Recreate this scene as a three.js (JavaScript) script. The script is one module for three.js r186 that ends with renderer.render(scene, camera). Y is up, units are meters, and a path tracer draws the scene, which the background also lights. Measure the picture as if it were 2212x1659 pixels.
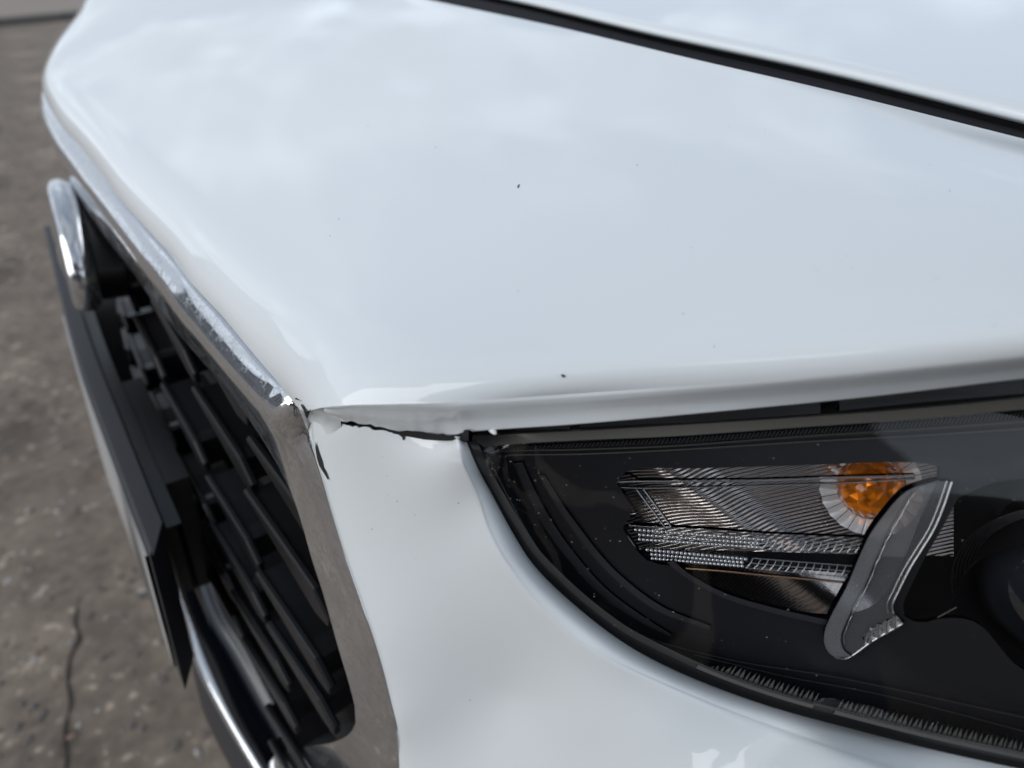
import * as THREE from 'three';
import { mergeGeometries, toCreasedNormals } from 'three/addons/utils/BufferGeometryUtils.js';
import { MarchingCubes } from 'three/addons/objects/MarchingCubes.js';
import { RoundedBoxGeometry } from 'three/addons/geometries/RoundedBoxGeometry.js';

// ───────────────────────── camera, sky, sun, exposure ─────────────────────────
const LIFT = 0.10;                                            // the car stands on the ground at y = 0
const V3 = (x, y, z) => new THREE.Vector3(x, y, z);
const scene = new THREE.Scene();
const FPX = 24 / 34.6 * 1024;                                 // a 24 mm phone lens
const camera = new THREE.PerspectiveCamera(2 * Math.atan(384 / FPX) * 180 / Math.PI, 1024 / 768, 0.01, 400);
const CAM = V3(0.642, 0.843 + LIFT, 0.045), YAW = -122.2 * Math.PI / 180, PITCH = -34.83 * Math.PI / 180;
const FW = V3(Math.cos(PITCH) * Math.sin(YAW), Math.sin(PITCH), Math.cos(PITCH) * Math.cos(YAW));
camera.position.copy(CAM);
camera.lookAt(CAM.clone().add(FW));
camera.focus = 0.27;
camera.userData.fStop = 7.0;
const RIGHT = FW.clone().cross(V3(0, 1, 0)).normalize(), UP = RIGHT.clone().cross(FW);

// small deterministic noise
let seed = 7;
const rnd = () => { seed = (seed * 1664525 + 1013904223) >>> 0; return seed / 4294967296; };
const hash = (x, y, z) => { let h = (x * 374761393 + y * 668265263 + z * 2147483647 ^ 0x5bd1e995) | 0; h = Math.imul(h ^ (h >>> 13), 1274126177); h ^= h >>> 16; return (h >>> 0) / 4294967296; };
const sm = (t) => t * t * (3 - 2 * t), lerp = (a, b, t) => a + (b - a) * t, clamp = (x, a = 0, b = 1) => Math.min(b, Math.max(a, x));
const step = (a, b, x) => sm(clamp((x - a) / (b - a)));
function noise3(x, y, z) {
  const i = Math.floor(x), j = Math.floor(y), k = Math.floor(z), u = sm(x - i), v = sm(y - j), w = sm(z - k);
  const c = (a, b, d) => hash(i + a, j + b, k + d);
  return lerp(lerp(lerp(c(0, 0, 0), c(1, 0, 0), u), lerp(c(0, 1, 0), c(1, 1, 0), u), v), lerp(lerp(c(0, 0, 1), c(1, 0, 1), u), lerp(c(0, 1, 1), c(1, 1, 1), u), v), w);
}
function fbm(x, y, z, n = 5) { let s = 0, a = 0.5, t = 0; for (let o = 0; o < n; o++) { s += a * noise3(x, y, z); t += a; a *= 0.5; x = x * 2.03 + 11.3; y = y * 2.03 + 3.7; z = z * 2.03 + 5.1; } return s / t; }

const SUN = V3(0.04, 0.34, 0.94).normalize();
{ // broken cloud over blue: the whole dome follows one rule
  const w = 1024, h = 512, d = new Float32Array(w * h * 4);
  for (let j = 0; j < h; j++) for (let i = 0; i < w; i++) {
    const el = (j + 0.5) / h * Math.PI - Math.PI / 2, az = (i + 0.5) / w * 2 * Math.PI;   // row 0 is the bottom
    const y = Math.sin(el), c = Math.cos(el), x = Math.cos(az) * c, z = Math.sin(az) * c;
    const up = Math.max(y, 0), s = 1 / (up + 0.22);
    const n = fbm(x * s * 2.1 + 13.7, up * 0.6, z * s * 2.1 + 6.1, 6), n2 = fbm(x * s * 6 + 9, 2.5, z * s * 6, 5);
    const cover = step(0.42, 0.60, n + (n2 - 0.5) * 0.25), thick = step(0.52, 0.8, n);
    const blue = [lerp(0.80, 0.52, Math.sqrt(up)), lerp(0.86, 0.63, Math.sqrt(up)), lerp(0.93, 0.82, Math.sqrt(up))];
    const lit = lerp(1.10, 0.86, thick) * (0.86 + 0.2 * n2 + 1.3 * Math.max(0, n2 - 0.50)), q = 4 * (j * w + i);
    const cl = [lit * 0.90, lit, lit * 1.11], glow = 1 + 0.55 * Math.exp(-(((Math.acos(clamp(x * SUN.x + y * SUN.y + z * SUN.z, -1, 1)) / 0.8) ** 2)));
    for (let k = 0; k < 3; k++) d[q + k] = SKY(lerp(blue[k], cl[k], cover) * glow * (1.30 - 0.72 * up));
    d[q + 3] = 1;
  }
  function SKY(v) { return v * 0.41; }
  const t = new THREE.DataTexture(d, w, h, THREE.RGBAFormat, THREE.FloatType);
  t.mapping = THREE.EquirectangularReflectionMapping; t.magFilter = t.minFilter = THREE.LinearFilter; t.needsUpdate = true;
  scene.background = t; scene.environment = t;
}
const sun = new THREE.DirectionalLight(new THREE.Color(1, 0.985, 0.965), 1.5);
sun.position.copy(SUN).multiplyScalar(6); sun.castShadow = true; sun.shadow.radius = 130; sun.shadow.mapSize.set(2048, 2048);
Object.assign(sun.shadow.camera, { left: -3, right: 3, top: 3, bottom: -3, near: 0.5, far: 14 });
scene.add(sun);
const renderer = new THREE.WebGLRenderer({ antialias: true });
renderer.setSize(1024, 768);
renderer.toneMapping = THREE.LinearToneMapping;
renderer.toneMappingExposure = 1.7;
renderer.shadowMap.enabled = true;

// ───────────────────────── helpers ─────────────────────────
// measured points: a place in the photograph (2212 x 1659 grid) and one known coordinate give a point of the car
const K = 1024 / 2212;
const dirAt = (x, y) => FW.clone().addScaledVector(RIGHT, (x * K - 512) / FPX).addScaledVector(UP, -(y * K - 384) / FPX);
const at = (x, y, z) => CAM.clone().addScaledVector(dirAt(x, y), z);
const onY = (x, y, Y) => { const d = dirAt(x, y); return CAM.clone().addScaledVector(d, (Y + LIFT - CAM.y) / d.y); };
const onX = (x, y, X) => { const d = dirAt(x, y); return CAM.clone().addScaledVector(d, (X - CAM.x) / d.x); };
const onZ = (x, y, Z) => { const d = dirAt(x, y); return CAM.clone().addScaledVector(d, (Z - CAM.z) / d.z); };
const P = (x, y, z) => V3(x, y + LIFT, z);
const depthOf = (p) => p.clone().sub(CAM).dot(FW);
const pixOf = (p) => { const d = p.clone().sub(CAM), z = d.dot(FW); return [(512 + FPX * d.dot(RIGHT) / z) / K, (384 - FPX * d.dot(UP) / z) / K]; };
function curve(pts, n) {                                       // resample by length through a Catmull-Rom curve
  const c = new THREE.CatmullRomCurve3(pts, false, 'centripetal'); c.arcLengthDivisions = 400;
  return c.getSpacedPoints(n);
}
function curve2(pts, n) { return curve(pts.map((p) => V3(p[0], p[1], 0)), n).map((p) => [p.x, p.y]); }
function poly(pts, t) {                                        // value of a piecewise cubic through (x, y) pairs
  if (t <= pts[0][0]) return pts[0][1];
  const n = pts.length; if (t >= pts[n - 1][0]) return pts[n - 1][1];
  let i = 0; while (t > pts[i + 1][0]) i++;
  const [x0, y0] = pts[i], [x1, y1] = pts[i + 1], h = x1 - x0, u = (t - x0) / h;
  const m = (k) => k <= 0 || k >= n - 1 ? (k <= 0 ? (pts[1][1] - pts[0][1]) / (pts[1][0] - pts[0][0]) : (pts[n - 1][1] - pts[n - 2][1]) / (pts[n - 1][0] - pts[n - 2][0])) : (pts[k + 1][1] - pts[k - 1][1]) / (pts[k + 1][0] - pts[k - 1][0]);
  const u2 = u * u, u3 = u2 * u;
  return (2 * u3 - 3 * u2 + 1) * y0 + (u3 - 2 * u2 + u) * h * m(i) + (-2 * u3 + 3 * u2) * y1 + (u3 - u2) * h * m(i + 1);
}
function tps(list, reg = 1e-6) {                               // smooth inverse depth through points [x, y, depth]
  const n = list.length, s = 1 / 1000, N = n + 3, A = [], U = (r2) => r2 < 1e-12 ? 0 : r2 * Math.log(r2);
  const X = list.map((p) => [p[0] * s, p[1] * s]);
  for (let i = 0; i < N; i++) A.push(new Float64Array(N + 1));
  for (let i = 0; i < n; i++) {
    for (let j = 0; j < n; j++) A[i][j] = U((X[i][0] - X[j][0]) ** 2 + (X[i][1] - X[j][1]) ** 2) + (i === j ? reg : 0);
    A[i][n] = A[n][i] = 1; A[i][n + 1] = A[n + 1][i] = X[i][0]; A[i][n + 2] = A[n + 2][i] = X[i][1]; A[i][N] = 1 / list[i][2];
  }
  for (let c = 0; c < N; c++) {
    let p = c; for (let r = c + 1; r < N; r++) if (Math.abs(A[r][c]) > Math.abs(A[p][c])) p = r;
    [A[c], A[p]] = [A[p], A[c]];
    for (let r = 0; r < N; r++) if (r !== c) { const f = A[r][c] / A[c][c]; if (f) for (let k = c; k <= N; k++) A[r][k] -= f * A[c][k]; }
  }
  const w = A.map((r, i) => r[N] / r[i]);
  return (x, y) => { x *= s; y *= s; let v = w[n] + w[n + 1] * x + w[n + 2] * y; for (let i = 0; i < n; i++) v += w[i] * U((x - X[i][0]) ** 2 + (y - X[i][1]) ** 2); return 1 / v; };
}
function gridGeo(rows, uvf) {                                  // rows of points to a smooth surface
  const nr = rows.length, nc = rows[0].length, pos = new Float32Array(nr * nc * 3), uv = new Float32Array(nr * nc * 2), idx = [];
  let q = 0;
  for (let r = 0; r < nr; r++) for (let c = 0; c < nc; c++) {
    const p = rows[r][c]; pos.set([p.x, p.y, p.z], 3 * q);
    const t = uvf ? uvf(p, r, c) : [p.x, p.z - p.y]; uv.set(t, 2 * q); q++;
    if (r && c) { const a = q - 1, b = a - 1, d = a - nc, e = d - 1; idx.push(a, b, e, a, e, d); }
  }
  const g = new THREE.BufferGeometry();
  g.setAttribute('position', new THREE.BufferAttribute(pos, 3)); g.setAttribute('uv', new THREE.BufferAttribute(uv, 2)); g.setIndex(idx);
  g.computeVertexNormals();
  return g;
}
function loftRows(rows, n) {                                   // smooth between rows: n steps per span
  const nc = rows[0].length, cols = [];
  for (let c = 0; c < nc; c++) { const k = new THREE.CatmullRomCurve3(rows.map((r) => r[c]), false, 'centripetal'); cols.push(k.getPoints(n * (rows.length - 1))); }
  return cols[0].map((_, i) => cols.map((c) => c[i]));
}
// a sheet of real thickness whose outline is measured in the photograph and whose distance is dep(x, y)
function sheet(outline, holes, dep, thick = 0.002, levels = 2) {
  const c = outline.map((p) => new THREE.Vector2(p[0], p[1])), hs = (holes || []).map((h) => h.map((p) => new THREE.Vector2(p[0], p[1])));
  if (THREE.ShapeUtils.isClockWise(c)) c.reverse();
  hs.forEach((h) => { if (!THREE.ShapeUtils.isClockWise(h)) h.reverse(); });
  let pts = [c, ...hs].flat().map((p) => [p.x, p.y]), tri = THREE.ShapeUtils.triangulateShape(c, hs).map((t) => [...t]);
  for (let l = 0; l < levels; l++) {
    const m = new Map(), out = [], mid = (a, b) => { const k = a < b ? a * 1e6 + b : b * 1e6 + a; if (!m.has(k)) { m.set(k, pts.length); pts.push([(pts[a][0] + pts[b][0]) / 2, (pts[a][1] + pts[b][1]) / 2]); } return m.get(k); };
    for (const [a, b, d] of tri) { const e = mid(a, b), f = mid(b, d), g = mid(d, a); out.push([a, e, g], [e, b, f], [g, f, d], [e, f, g]); }
    tri = out;
  }
  const edges = new Map();
  for (const t of tri) for (let k = 0; k < 3; k++) { const a = t[k], b = t[(k + 1) % 3]; if (edges.has(b + '_' + a)) edges.delete(b + '_' + a); else edges.set(a + '_' + b, [a, b]); }
  const pos = [], nor = [], uv = [], idx = [];
  const add = (p, n) => { pos.push(p.x, p.y, p.z); nor.push(n.x, n.y, n.z); uv.push(p.x, p.z - p.y); return pos.length / 3 - 1; };
  const S = pts.map(([x, y]) => at(x, y, dep(x, y)));
  const Nn = pts.map(([x, y], i) => { const a = at(x + 2, y, dep(x + 2, y)).sub(S[i]), b = at(x, y + 2, dep(x, y + 2)).sub(S[i]); const n = a.cross(b).normalize(); return n.dot(FW) > 0 ? n.negate() : n; });
  const f = S.map((p, i) => add(p, Nn[i]));
  for (const t of tri) idx.push(f[t[0]], f[t[2]], f[t[1]]);
  if (thick) {
    const B = S.map((p, i) => p.clone().addScaledVector(Nn[i], -thick)), bk = B.map((p, i) => add(p, Nn[i].clone().negate()));
    for (const t of tri) idx.push(bk[t[0]], bk[t[1]], bk[t[2]]);
    for (const [a, b] of edges.values()) {
      const n = S[b].clone().sub(S[a]).cross(Nn[a]).normalize();
      const i0 = add(S[a], n), i1 = add(S[b], n), i2 = add(B[b], n), i3 = add(B[a], n);
      idx.push(i0, i1, i2, i0, i2, i3);
    }
  }
  const g = new THREE.BufferGeometry();
  g.setAttribute('position', new THREE.Float32BufferAttribute(pos, 3)); g.setAttribute('normal', new THREE.Float32BufferAttribute(nor, 3)); g.setAttribute('uv', new THREE.Float32BufferAttribute(uv, 2)); g.setIndex(idx);
  return g;
}
// a ribbon sheet: two measured edge lines
const ribbon = (a, b, dep, thick, n = 60, levels = 0) => sheet([...curve2(a, n), ...curve2(b, n).reverse()], null, dep, thick, levels);
function tube(pts, r, seg = 60, rad = 6) { return new THREE.TubeGeometry(new THREE.CatmullRomCurve3(pts, false, 'centripetal'), seg, r, rad, false); }
function bx(w, h, d, x, y, z, bev = 0.0015) { const g = new RoundedBoxGeometry(w, h, d, 2, bev); g.translate(x, y + LIFT, z); return g; }
const used = new Map();
function numbered(n) { const k = used.get(n) || 0; used.set(n, k + 1); return k ? `${n}_${String(k).padStart(3, '0')}` : n; }
function mesh(name, g, m, parent, label) {
  if (Array.isArray(g)) g = mergeGeometries(g.map((q) => { q = q.index ? q.toNonIndexed() : q; for (const k of Object.keys(q.attributes)) if (!['position', 'normal', 'uv'].includes(k)) q.deleteAttribute(k); return q; }));
  const o = new THREE.Mesh(g, m); o.name = numbered(name); o.castShadow = o.receiveShadow = true;
  if (label) o.userData.label = label;
  (parent || scene).add(o); return o;
}
function tex(n, f, srgb, rep = 1) {
  const d = new Uint8Array(n * n * 4);
  for (let j = 0; j < n; j++) for (let i = 0; i < n; i++) { const c = f(i / n, j / n, i, j), q = 4 * (j * n + i); d[q] = c[0] * 255; d[q + 1] = c[1] * 255; d[q + 2] = c[2] * 255; d[q + 3] = 255; }
  const t = new THREE.DataTexture(d, n, n); t.magFilter = THREE.LinearFilter; t.minFilter = THREE.LinearMipmapLinearFilter; t.generateMipmaps = true; t.wrapS = t.wrapT = THREE.RepeatWrapping; t.repeat.set(rep, rep);
  if (srgb) t.colorSpace = THREE.SRGBColorSpace; t.needsUpdate = true; return t;
}

// ───────────────────────── materials ─────────────────────────
const std = (o) => new THREE.MeshStandardMaterial(o), phy = (o) => new THREE.MeshPhysicalMaterial(o);
const lin = (r, g, b) => new THREE.Color().setRGB(r, g, b);
const spots = (u, v) => { const a = fbm(u * 40, v * 40, 5.5, 4), b = fbm(u * 150, v * 150, 2.2, 3); return step(0.50, 0.66, a * 0.55 + b * 0.5); };
const chromeTone = tex(512, (u, v) => { const k = 1 - 0.12 * spots(u, v); return [k, k * 0.995, k * 0.98]; }, false, 6), chromeRough = tex(512, (u, v) => { const k = 0.06 + 0.16 * spots(u, v); return [k, k, k]; }, false, 6);
const M = {
  paint: phy({ color: lin(0.775, 0.82, 0.85), roughness: 0.55, clearcoat: 1, clearcoatRoughness: 0.02, side: THREE.DoubleSide }),
  paintEdge: phy({ color: lin(0.80, 0.82, 0.83), roughness: 0.6, clearcoat: 0.6, clearcoatRoughness: 0.1 }),
  chrome: std({ color: lin(0.72, 0.735, 0.77), metalness: 0.92, roughness: 1, roughnessMap: chromeRough, map: chromeTone, side: THREE.DoubleSide }),
  black: std({ color: lin(0.004, 0.004, 0.005), roughness: 0.36, side: THREE.DoubleSide }),
  rubber: phy({ color: lin(0.016, 0.016, 0.02), roughness: 0.8, specularIntensity: 0.35, side: THREE.DoubleSide }),
  louvre: std({ color: lin(0.0085, 0.0085, 0.0105), roughness: 0.33 }),
  charcoal: std({ color: lin(0.028, 0.028, 0.033), roughness: 0.5, side: THREE.DoubleSide }),
  matte: std({ color: lin(0.006, 0.006, 0.007), roughness: 0.9, side: THREE.DoubleSide }),
  bezel: std({ color: lin(0.010, 0.010, 0.012), roughness: 0.32, side: THREE.DoubleSide }),
  ribGrey: std({ color: lin(0.02, 0.02, 0.024), roughness: 0.4, side: THREE.DoubleSide }),
  rim: std({ color: lin(0.085, 0.08, 0.073), roughness: 0.35, side: THREE.DoubleSide }),
  lens: phy({ color: 0xffffff, transmission: 1, thickness: 0, roughness: 0.0, ior: 1.5, side: THREE.DoubleSide }),
  guide: phy({ color: 0xffffff, transmission: 1, thickness: 0.006, roughness: 0.02, ior: 1.5, attenuationColor: lin(0.75, 0.78, 0.8), attenuationDistance: 0.03 }),
  frost: phy({ color: lin(0.5, 0.51, 0.53), transmission: 0.78, thickness: 0.006, roughness: 0.25, ior: 1.5 }),
  blade: phy({ color: lin(0.6, 0.62, 0.65), transmission: 0.90, thickness: 0.005, roughness: 0.12, ior: 1.45 }),
  amber: phy({ color: lin(1, 0.38, 0.018), transmission: 0.97, thickness: 0.006, roughness: 0.05, ior: 1.5 }),
  silver: std({ color: lin(0.8, 0.81, 0.83), metalness: 1, roughness: 0.15, side: THREE.DoubleSide }),
  reflector: std({ color: lin(0.60, 0.55, 0.53), metalness: 1, roughness: 0.2, side: THREE.DoubleSide }),
  plastic: std({ color: lin(0.012, 0.014, 0.015), roughness: 0.7 }),
};

// ───────────────────────── ground ─────────────────────────
{
  const g = new THREE.PlaneGeometry(240, 240, 1, 1); g.rotateX(-Math.PI / 2);
  const uv = g.attributes.uv; for (let i = 0; i < uv.count; i++) uv.setXY(i, uv.getX(i) * 240, uv.getY(i) * 240);
  const per = (f, n) => (u, v) => { const a = sm(u), b = sm(v); return lerp(lerp(f(u * n, v * n), f(u * n - n, v * n), a), lerp(f(u * n, v * n - n), f(u * n - n, v * n - n), a), b); };
  const f1 = per((x, y) => fbm(x, y, 3.3, 5), 9), f2 = per((x, y) => fbm(x, y, 8.1, 3), 60), f3 = per((x, y) => fbm(x, y, 1.7, 4), 3);
  const tone = tex(1024, (u, v) => {
    let a = 0.165 + (f1(u, v) - 0.5) * 0.24 + (f2(u, v) - 0.5) * 0.14 + (f3(u, v) - 0.5) * 0.2;
    const l = step(0.66, 0.74, f2(u, v) * 0.8 + f1(u, v) * 0.28); a = lerp(a, 0.42, l * 0.75);
    a = clamp(a, 0.05, 0.6);
    const s = (x) => x <= 0.0031308 ? 12.92 * x : 1.055 * x ** (1 / 2.4) - 0.055;
    return [s(a * 1.17), s(a * 0.95), s(a * 0.76)];
  }, true, 1 / 0.9);
  const m = std({ map: tone, roughness: 0.92, bumpMap: tone, bumpScale: 0.004 });
  const o = mesh('ground', g, m); o.userData.kind = 'structure'; o.userData.label = 'brown grey weathered concrete ground in front of the car';
}

const groundAt = (x, y) => onY(x, y, -LIFT);
{ // kerb and raised pavement at the far side, stones on the concrete
  const a = groundAt(0, 58), b = groundAt(126, 46), d = b.clone().sub(a).setY(0).normalize(), away = V3(-d.z, 0, d.x); if (away.x > 0) away.negate();
  console.log('kerb', a.toArray().map((v) => v.toFixed(2)).join(), b.toArray().map((v) => v.toFixed(2)).join());
  const ang = Math.atan2(-d.z, d.x);
  const km = std({ color: lin(0.10, 0.095, 0.09), roughness: 0.9 });
  const kerb = new THREE.Group(); kerb.name = 'kerb'; scene.add(kerb); kerb.userData = { kind: 'structure', label: 'dark low kerb line at the far edge of the concrete' };
  kerb.position.copy(a); kerb.rotation.y = ang;
  const s = away.clone().applyAxisAngle(V3(0, 1, 0), -ang).z > 0 ? 1 : -1;
  for (let i = -8; i <= 8; i++) { const g = new RoundedBoxGeometry(0.99, 0.14, 0.14, 2, 0.012); g.translate(i, -0.015, s * 0.07); mesh('kerb_stone', g, km, kerb); }
  const pv = new THREE.BoxGeometry(40, 0.1, 6); pv.translate(0, -0.005, s * 3.145); const p = mesh('pavement', pv, std({ color: lin(0.30, 0.255, 0.22), roughness: 0.95 })); p.position.copy(a); p.rotation.y = ang; p.userData.kind = 'structure'; p.userData.label = 'pale brown raised pavement beyond the kerb';
  const st = new THREE.IcosahedronGeometry(1, 1), im = new THREE.InstancedMesh(st, std({ color: 0xffffff, roughness: 0.95 }), 1100), q = new THREE.Object3D(), c = new THREE.Color();
  for (let i = 0; i < 1100; i++) { const x = -60 + rnd() * 620, y = 120 + rnd() * 1560, g = groundAt(x, y), r = 0.001 + 0.005 * rnd() ** 4; q.position.set(g.x, r * 0.2, g.z); q.rotation.set(0, rnd() * 6, 0); q.scale.set(r * (0.8 + rnd()), r * 0.5, r * (0.7 + rnd() * 0.6)); q.updateMatrix(); im.setMatrixAt(i, q.matrix); const t = rnd(); t < 0.25 ? c.setRGB(0.36, 0.34, 0.32) : t < 0.5 ? c.setRGB(0.24, 0.17, 0.13) : c.setRGB(0.14, 0.125, 0.115); im.setColorAt(i, c); }
  im.name = 'gravel'; im.castShadow = im.receiveShadow = true; im.userData = { kind: 'stuff', label: 'small loose stones scattered over the concrete' }; scene.add(im);
}

{ // a long crack in the concrete
  const px = [[172, 1290], [160, 1345], [168, 1380], [150, 1420], [143, 1470], [150, 1520], [138, 1580], [142, 1640], [130, 1720]], L = [], R = [];
  curve2(px, 60).forEach(([x, y], i) => { const w = (i < 4 || i > 55 ? 0.3 : 1) * (3 + 7 * fbm(i * 0.3, 2, 4, 3)), g = groundAt(x, y), h = groundAt(x + w, y + 2 * (rnd() - 0.5)); g.y = h.y = 0.002; L.push(g); R.push(h); });
  const c = mesh('ground_crack', gridGeo([L, R]), std({ color: lin(0.03, 0.027, 0.024), roughness: 1, side: THREE.DoubleSide }), scene.getObjectByName('ground'));
}

// ───────────────────────── the car ─────────────────────────
const car = new THREE.Group(); car.name = 'car'; scene.add(car);
car.userData = { label: 'white car with chrome framed black grille, cracked bumper and black headlight', category: 'car' };

// measured lines
const creaseV = [[700, 880, .703], [760, 875, .708], [857, 873, .712], [984, 869, .714], [1219, 852, .717], [1476, 835, .724], [1757, 813, .733], [2212, 768, .748], [2450, 742, .756]];
const lipV = [[700, 895, .692], [727, 908, .691], [762, 913, .691], [794, 917, .692], [826, 924, .692], [857, 930, .692], [905, 936, .693], [953, 940, .695], [981, 940, .697], [1007, 934, .699], [1252, 916, .704], [1533, 891, .711], [1869, 858, .722], [2212, 818, .734], [2450, 792, .741]];
const noseV = [[93, 196, .685], [126, 263, .685], [161, 304, .685], [205, 359, .685], [260, 431, .685], [308, 485, .685], [376, 560, .685], [415, 613, .685], [476, 679, .685], [537, 752, .685], [600, 826, .685], [632, 866, .687], [655, 887, .692]];
const farNose = [P(-0.86, .69, -.072), P(-0.72, .69, -.047), P(-0.58, .688, -.023), P(-0.46, .687, .001), P(-0.36, .686, .021), P(-0.285, .686, .032)];
const edgeE = [...farNose, ...noseV.map((p) => onY(...p)), ...creaseV.map((p) => onY(...p))];
const gapV = [[930, 0, .775], [1200, 57, .775], [1500, 128, .775], [1800, 197, .7745], [2212, 300, .774], [2500, 372, .773]];
const farGap = [P(-0.86, .755, -.30), P(-0.5, .769, -.245), P(-0.2, .774, -.228)];
const edgeG = [...farGap, ...gapV.map((p) => onY(...p))];

// bumper cover, upper part with the rolled lip over the headlight
const NS = 200;
{
  // match the two lines by the car's width
  const bySpan = (pts, f) => { const c = new THREE.CatmullRomCurve3(pts, false, 'centripetal'); c.arcLengthDivisions = 600; return f.map((t) => c.getPointAt(t)); };
  const ts = Array.from({ length: NS + 1 }, (_, i) => i / NS);
  const E = bySpan(edgeE, ts), cl = new THREE.CatmullRomCurve3([V3(0, 0, 0), V3(0.3, 0.33, 0), V3(0.62, 0.66, 0), V3(0.80, 0.82, 0), V3(1, 1, 0)]);
  const G = bySpan(edgeG, ts.map((t) => clamp(poly([[0, 0], [0.3, 0.36], [0.55, 0.64], [0.72, 0.78], [0.86, 0.88], [1, 1]], t))));
  const lipC = new THREE.CatmullRomCurve3(lipV.map((p) => onY(...p)), false, 'centripetal'); lipC.arcLengthDivisions = 600;
  const crC = new THREE.CatmullRomCurve3(creaseV.map((p) => onY(...p)), false, 'centripetal');
  const rows = [];
  const NP = 44, ecrv = E.map((p, i) => { const [vx] = pixOf(p); return (p.x > 0.38 && i > NS * 0.5) ? step(610, 980, vx) : 0; });
  for (let j = 0; j <= NP; j++) {
    const w = j / NP, t = w;
    rows.push(E.map((e, i) => {
      const g = G[i], h = g.clone().sub(e), H = h.clone().setY(0), L = H.length(), k = ecrv[i];
      // nearly flat top that turns down within a few centimetres of the edge
      const r = Math.min(0.5, lerp(0.027, 0.011, k) / L), K = e.clone().add(V3(0, lerp(0.019, 0.0055, k), 0)), T = K.clone().lerp(g, r), w2 = w / 0.62;
      let q; if (w2 <= 1) q = g.clone().lerp(T, w2); else { const v = (w - 0.62) / 0.38, a = 1 - v; q = T.clone().multiplyScalar(a * a).addScaledVector(K, 2 * a * v).addScaledVector(e, v * v); }
      const d = w2 <= 1 ? w2 * (1 - r) : 1 - r + r * (w - 0.62) / 0.38; q.y += 0.006 * Math.sin(Math.PI * Math.min(1, d));
      return q;
    }));
  }
  for (let j = 1; j < NP; j++) { // relax along the width so that the panel stays taut
    const w = j / NP, it = Math.round(w < 0.62 ? 60 + 500 * Math.min(1, (0.62 - w) / 0.3) : 60 * (1 - (w - 0.62) / 0.38));
    let r = rows[j]; for (let k = 0; k < it; k++) r = r.map((p, i) => i === 0 || i === NS ? p : p.clone().multiplyScalar(0.5).addScaledVector(r[i - 1], 0.25).addScaledVector(r[i + 1], 0.25)); rows[j] = r;
  }
  const top = gridGeo(rows);
  // the lip under the crease
  const LN = 140, cr = curve(creaseV.map((p) => onY(...p)), LN), lo = curve(lipV.map((p) => onY(...p)), LN);
  const matched = cr.map((p) => { const [vx] = pixOf(p); let b = lo[0], bd = 1e9; for (const q of lo) { const d = Math.abs(pixOf(q)[0] - vx); if (d < bd) { bd = d; b = q; } } return b; });
  const jag = (q) => { const [x, y] = pixOf(q); return x > 730 && x < 985 ? at(x, y + ((noise3(x * 0.11, 7, 3) - 0.5) * 5 + (noise3(x * 0.45, 2, 9) - 0.5) * 3) * step(730, 760, x) * (1 - step(950, 985, x)), depthOf(q)) : q; };
  const lipFine = curve(lipV.map((p) => onY(...p)), 2000), match2 = cr.map((p) => { const vx = pixOf(p)[0]; let b = lipFine[0], bd = 1e9; for (const q of lipFine) { const d = Math.abs(pixOf(q)[0] - vx); if (d < bd) { bd = d; b = q; } } return jag(b); });
  const lrows = [0, 0.05, 0.14, 0.3, 0.5, 0.7, 0.86, 0.95, 1].map((w) => cr.map((p, i) => {
    const q = p.clone().lerp(match2[i], w), [x, y] = pixOf(q), z = depthOf(q);
    return at(x, y, z + 0.0016 * Math.sin(Math.PI * Math.min(1, w * 1.0)) - 0.0022 * Math.sin(Math.PI * Math.min(1, w * 2.2)) * (w < 0.45 ? 1 : 0));
  }));
  const inner = match2.map((p) => { const [x, y] = pixOf(p); return p.clone().add(V3(-0.004, -0.001, -0.012)); });
  lrows.push(match2.map((p) => p.clone().addScaledVector(FW, 0.0015)), match2.map((p) => p.clone().addScaledVector(FW, 0.005).add(V3(0, 0.0006, 0))), match2.map((p) => p.clone().addScaledVector(FW, 0.03).add(V3(0, 0.004, 0))));
  const lip = gridGeo(lrows);
  // inward flange along the hood gap
  const gRow = rows[0], fl = [gRow, gRow.map((p) => p.clone().add(V3(0, -0.0015, -0.0012))), gRow.map((p) => p.clone().add(V3(0, -0.02, -0.002)))];
  var upperRows = rows;
  var upperGeos = [top, lip, gridGeo(fl)];
}

// headlight lens: distance field measured along its edge
const topL = [[1011, 942], [1130, 937], [1252, 931], [1458, 919], [1728, 902], [2000, 881], [2212, 860], [2450, 836]];
const lowL = [[1008, 950, .698], [1038, 1022, .683], [1071, 1084, .671], [1104, 1143, .660], [1140, 1202, .650], [1196, 1264, .640], [1263, 1326, .632], [1336, 1382, .627], [1420, 1429, .623], [1532, 1480, .620], [1673, 1530, .619], [1813, 1569, .620], [1981, 1612, .622], [2212, 1663, .625], [2450, 1712, .63]];
const lipDepth = (() => { const c = curve(lipV.map((p) => onY(...p)), 400).map((p) => [pixOf(p)[0], depthOf(p)]); return (x) => { let b = c[0], bd = 1e9; for (const q of c) { const d = Math.abs(q[0] - x); if (d < bd) { bd = d; b = q; } } return b[1]; }; })();
const lensZ = tps([...topL.map(([x, y]) => [x, y, lipDepth(x) + 0.005]), ...lowL.map((p) => [p[0], p[1], depthOf(onY(...p))]), [1500, 1180, 0.2325], [1850, 1250, 0.2195]], 1e-5);
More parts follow.
